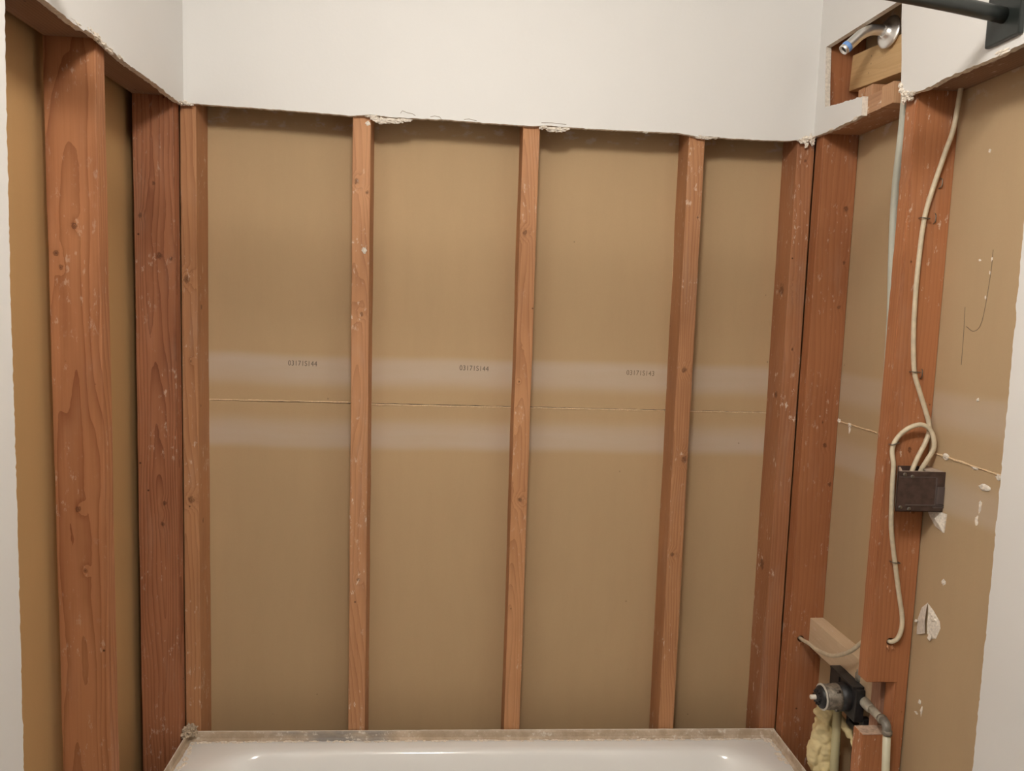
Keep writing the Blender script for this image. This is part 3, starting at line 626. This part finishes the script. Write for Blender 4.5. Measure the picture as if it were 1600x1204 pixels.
# outlet pipe through the notch
hp = empty('supply_pipe', (1.58, -.44, .62)); tag(hp, 'grey supply pipe from the valve through the stud notch, turning down at an elbow', 'water pipe')
plink('pipe_sleeve', lathe(bmesh.new(), (1.590, -.318, .626), Vector((-.018, -.10, .012)), [(0, .010), (.002, .0125), (.008, .0130), (.034, .0120), (.040, .0100), (.045, .0092)], 24), GREYP, hp)
plink('horizontal_pipe', tube(bmesh.new(), [(1.584, -.350, .630), (1.5755, -.400, .636), (1.5700, -.432, .641)], .0090, 20), GREYP, hp)
plink('clamp_ring', lathe(bmesh.new(), (1.5735, -.413, .6385), Vector((-.018, -.10, .012)), [(0, .009), (.001, .0110), (.008, .0110), (.009, .009)], 20), BRASS, hp)
P = smooth_path([(1.5712, -.424, .640), (1.5695, -.434, .6415), (1.5690, -.4410, .6365), (1.5695, -.4430, .626)], 6)
plink('elbow', tube(bmesh.new(), P, .0092, 20), plain('dark_grey_elbow', (.24, .22, .19), .5, .3, var=.2, scale=90), hp)
plink('crimp_ring', lathe(bmesh.new(), (1.5695, -.4430, .630), (.02, 0, -1), [(0, .0088), (.001, .0105), (.009, .0105), (.010, .0088)], 20), BRASS, hp)
plink('vertical_pipe', tube(bmesh.new(), [(1.5697, -.4430, .624), (1.576, -.4430, .50), (1.583, -.443, .35), (1.586, -.443, .05)], .0080, 20), plain('cream_pex', (.66, .62, .46), .4, var=.05, scale=20), hp)
# foam and the lighter tube inside it
fm = bmesh.new()
fpts = [(1.553, -.215, .568, .018), (1.556, -.212, .545, .021), (1.560, -.208, .510, .024), (1.560, -.20, .480, .024), (1.556, -.198, .450, .026), (1.568, -.195, .425, .030), (1.572, -.195, .385, .030), (1.572, -.20, .355, .030), (1.575, -.20, .40, .03), (1.575, -.205, .44, .024), (1.572, -.21, .47, .02),
        (1.544, -.20, .425, .016), (1.585, -.235, .535, .010), (1.596, -.255, .515, .010), (1.602, -.272, .500, .010), (1.590, -.245, .525, .010), (1.575, -.195, .33, .03), (1.578, -.195, .30, .03)]
for i, (x, y, z, r) in enumerate(fpts): lump(fm, (x, y, z), (r, r, r * 1.2), i * 2.7, 4, .38, 1.25)
fo = link('expanding_foam', fm, FOAM, None, None, True)
rm = fo.modifiers.new('r', 'REMESH'); rm.mode = 'VOXEL'; rm.voxel_size = .0028; rm.use_smooth_shade = True
tag(fo, 'yellow blob of cured foam hanging below the valve cartridge', 'foam')
pp = link('foam_covered_pipe', tube(bmesh.new(), [(1.5715, -.238, .575), (1.574, -.238, .50), (1.578, -.236, .35), (1.58, -.235, .05)], .0100, 18), plain('cream_supply_tube', (.60, .54, .32), .5), None, None, True)
tag(pp, 'pale yellow vertical tube running down through the foam below the valve', 'water pipe')
bk = bmesh.new(); bx(bk, 1.609, 1.6225, -.300, -.245, .05, .49, bev=.003)
tag(link('leg_shadow_strip', bk, BLACKP), 'dark strip for bracket leg and shadow, behind the foam below the valve bracket', 'dark strip')  # black strip standing in for the bracket leg and shadow below the valve

# ------------------------------------------------------------------ electrical
sb = empty('switch_box', (1.588, -.4185, 1.10)); tag(sb, 'dark brown plastic switch box nailed to the right wall stud', 'electrical box')
bm = bmesh.new()
x0, x1, y0, y1, z0, z1 = 1.5250, 1.6243, -.4780, -.4190, 1.106, 1.187
def taper(bm):
    for v in bm.verts: v.co.x += (1 - (v.co.x - x0) / (x1 - x0)) * .58 * max(0, v.co.y - y0)
    return bm
bx(bm, x0, x1, y0, y0 + .003, z0, z1, bev=.001); bx(bm, x0, x1, y1 - .003, y1, z0, z1, bev=.001)
bx(bm, x0, x0 + .003, y0, y1, z0, z1, bev=.001); bx(bm, x0, x1, y0, y1, z0, z0 + .003, bev=.001)
plink('shell', taper(bm), BROWN_PLASTIC, sb, False)
bm = bmesh.new()
bx(bm, x0 + .002, x0 + .010, y0 + .002, y1 - .002, z1 - .006, z1 - .002); bx(bm, 1.594, x1, y0 + .003, y1 - .001, z1 - .004, z1 - .0005, bev=.0008); bx(bm, x0 + .002, x1, y0 + .001, y0 + .012, z1 - .006, z1 - .001, bev=.0008)
plink('box_lid', taper(bm), plain('dusty_brown_plastic', (.50, .41, .34), .7, var=.25, scale=90), sb, False)
bm = bmesh.new(); bx(bm, x1 - .019, x1 - .0165, y0 - .0012, y0, z0 + .012, z1 - .012); bx(bm, x1 - .022, x1, y0 - .0018, y0, z0 + .008, z0 + .011); bx(bm, x0 + .003, x1 - .02, y0 - .0010, y0, z1 - .012, z1 - .0105); bx(bm, x0 + .02, x1, y0 - .002, y0, z0 + .0125, z0 + .0145)
bx(bm, x1 - .016, x1 - .001, y0 - .0025, y0, z0 + .016, z1 - .030, bev=.0008)
plink('moulded_rib', bm, plain('worn_brown_plastic', (.11, .085, .08), .4), sb, False)
for (x, z) in ((x0 + .030, z1 - .010), (x0 + .028, z0 + .006), (x0 + .014, z1 - .006), (x0 + .010, z0 + .009)):
    plink('nail', lathe(bmesh.new(), (x, y0 - .0025, z), (0, 1, 0), [(0, .003), (.001, .0038), (.003, .0036)], 10), STEEL, sb)
yc = -.4235
def cable(label, pts, r=.0047, n=8, flatdir=(1, 0, 0), flat=1):
    root = empty('electrical_cable', pts[0]); tag(root, label, 'cable')
    plink('sheath', tube(bmesh.new(), smooth_path(pts, n), r, 12, flat=flat, flatdir=flatdir), CABLE, root)
    return root
c1 = cable('cream cable coming down through the fire block to the top of the switch box', [(1.633 - .012, -.44, 2.02), (1.6235 - .012, -.44, 1.945), (1.605, -.437, 1.86), (1.596, -.430, 1.812), (1.578, -.4255, 1.735), (1.5685, yc, 1.68), (1.5645, yc, 1.60), (1.5640, yc, 1.535), (1.5665, yc, 1.46), (1.5745, yc, 1.384), (1.590, yc, 1.34), (1.605, -.425, 1.302), (1.613, -.430, 1.268), (1.604, -.436, 1.240), (1.588, -.440, 1.21), (1.577, -.441, 1.180), (1.576, -.441, 1.160)])
c2 = cable('cream cable looping out of the switch box and down the stud to a drilled hole', [(1.594, -.441, 1.160), (1.596, -.441, 1.182), (1.604, -.446, 1.205), (1.6135, -.450, 1.232), (1.607, -.447, 1.262), (1.589, -.443, 1.2755), (1.566, -.437, 1.268), (1.550, -.427, 1.247), (1.540, -.427, 1.222), (1.5410, -.434, 1.19), (1.5410, -.436, 1.15), (1.5430, -.436, 1.107), (1.550, -.430, 1.06), (1.5625, yc, 1.01), (1.571, yc, .97), (1.584, yc, .91), (1.592, -.425, .8725), (1.5925, -.427, .845), (1.586, -.427, .8225), (1.577, -.420, .8115), (1.575, -.405, .810), (1.572, -.385, .8080),
        (1.556, -.355, .785), (1.556, -.30, .735), (1.560, -.22, .688), (1.566, -.14, .664), (1.567, -.085, .658), (1.5675, -.05, .652), (1.5675, -.02, .650)])
def staple(par, c, w=.0085, tilt=0):
    bm = bmesh.new(); c = Vector(c); T = Matrix.Rotation(tilt, 3, 'Y')
    P = [c + T @ Vector(q) for q in ((-w, .004, 0), (-w, -.0055, 0), (-w * .8, -.0072, 0), (w * .8, -.0072, 0), (w, -.0055, 0), (w, .004, 0))]
    tube(bm, P, .0011, 6); plink('staple', bm, STEEL, par)
staple(c1, (1.5688, yc, 1.685), tilt=.08); staple(c1, (1.5760, yc, 1.380), tilt=.05); staple(c2, (1.5430, -.426, 1.234), tilt=-.3); staple(c2, (1.5675, yc, .985), tilt=.1)
# bent nails / bared staples left in the stud
for i, (x, z, a) in enumerate(((1.592, 1.676, .2), (1.592, 1.366, .1), (1.5965, 1.745, .9))):
    bm = bmesh.new(); P = [Vector((x, -.4185, z)), Vector((x + .003 * a, -.423, z + .004)), Vector((x + .004 * a, -.423, z + .016)), Vector((x + .002, -.4185, z + .020))]
    tube(bm, smooth_path(P, 4), .0010, 6)
    tag(link('bare_staple', bm, STEEL, None, None, True), ['empty wire staple left in the stud right of the upper cable staple', 'empty wire staple left in the stud beside the cable, below mid height', 'empty wire staple near the top of the cabled stud'][i], 'staple', 'empty staples in the stud')

# ------------------------------------------------------------------ shower curtain rod
rod = empty('shower_curtain_rod', (XR - .013, -.68, 1.975)); tag(rod, 'matte black curved shower curtain rod with a square wall flange, top right', 'shower rod')
pts = []
xa, xb = .013 + .006, XR - .013 - .006
for i in range(49):
    t = i / 48; x = xb + (xa - xb) * t
    pts.append((x, -.680 - .115 * 4 * t * (1 - t), 1.976))
plink('curved_tube', tube(bmesh.new(), pts, .0122, 24), BLACK, rod)
for s, xx in ((-1, XR - .013), (1, .013)):
    a0, a1 = sorted((xx, xx + s * .009)); bm = bx(bmesh.new(), a0, a1, -.7200, -.6400, 1.936, 2.016, bev=.003)
    plink('square_flange', bm, BLACK, rod, False)
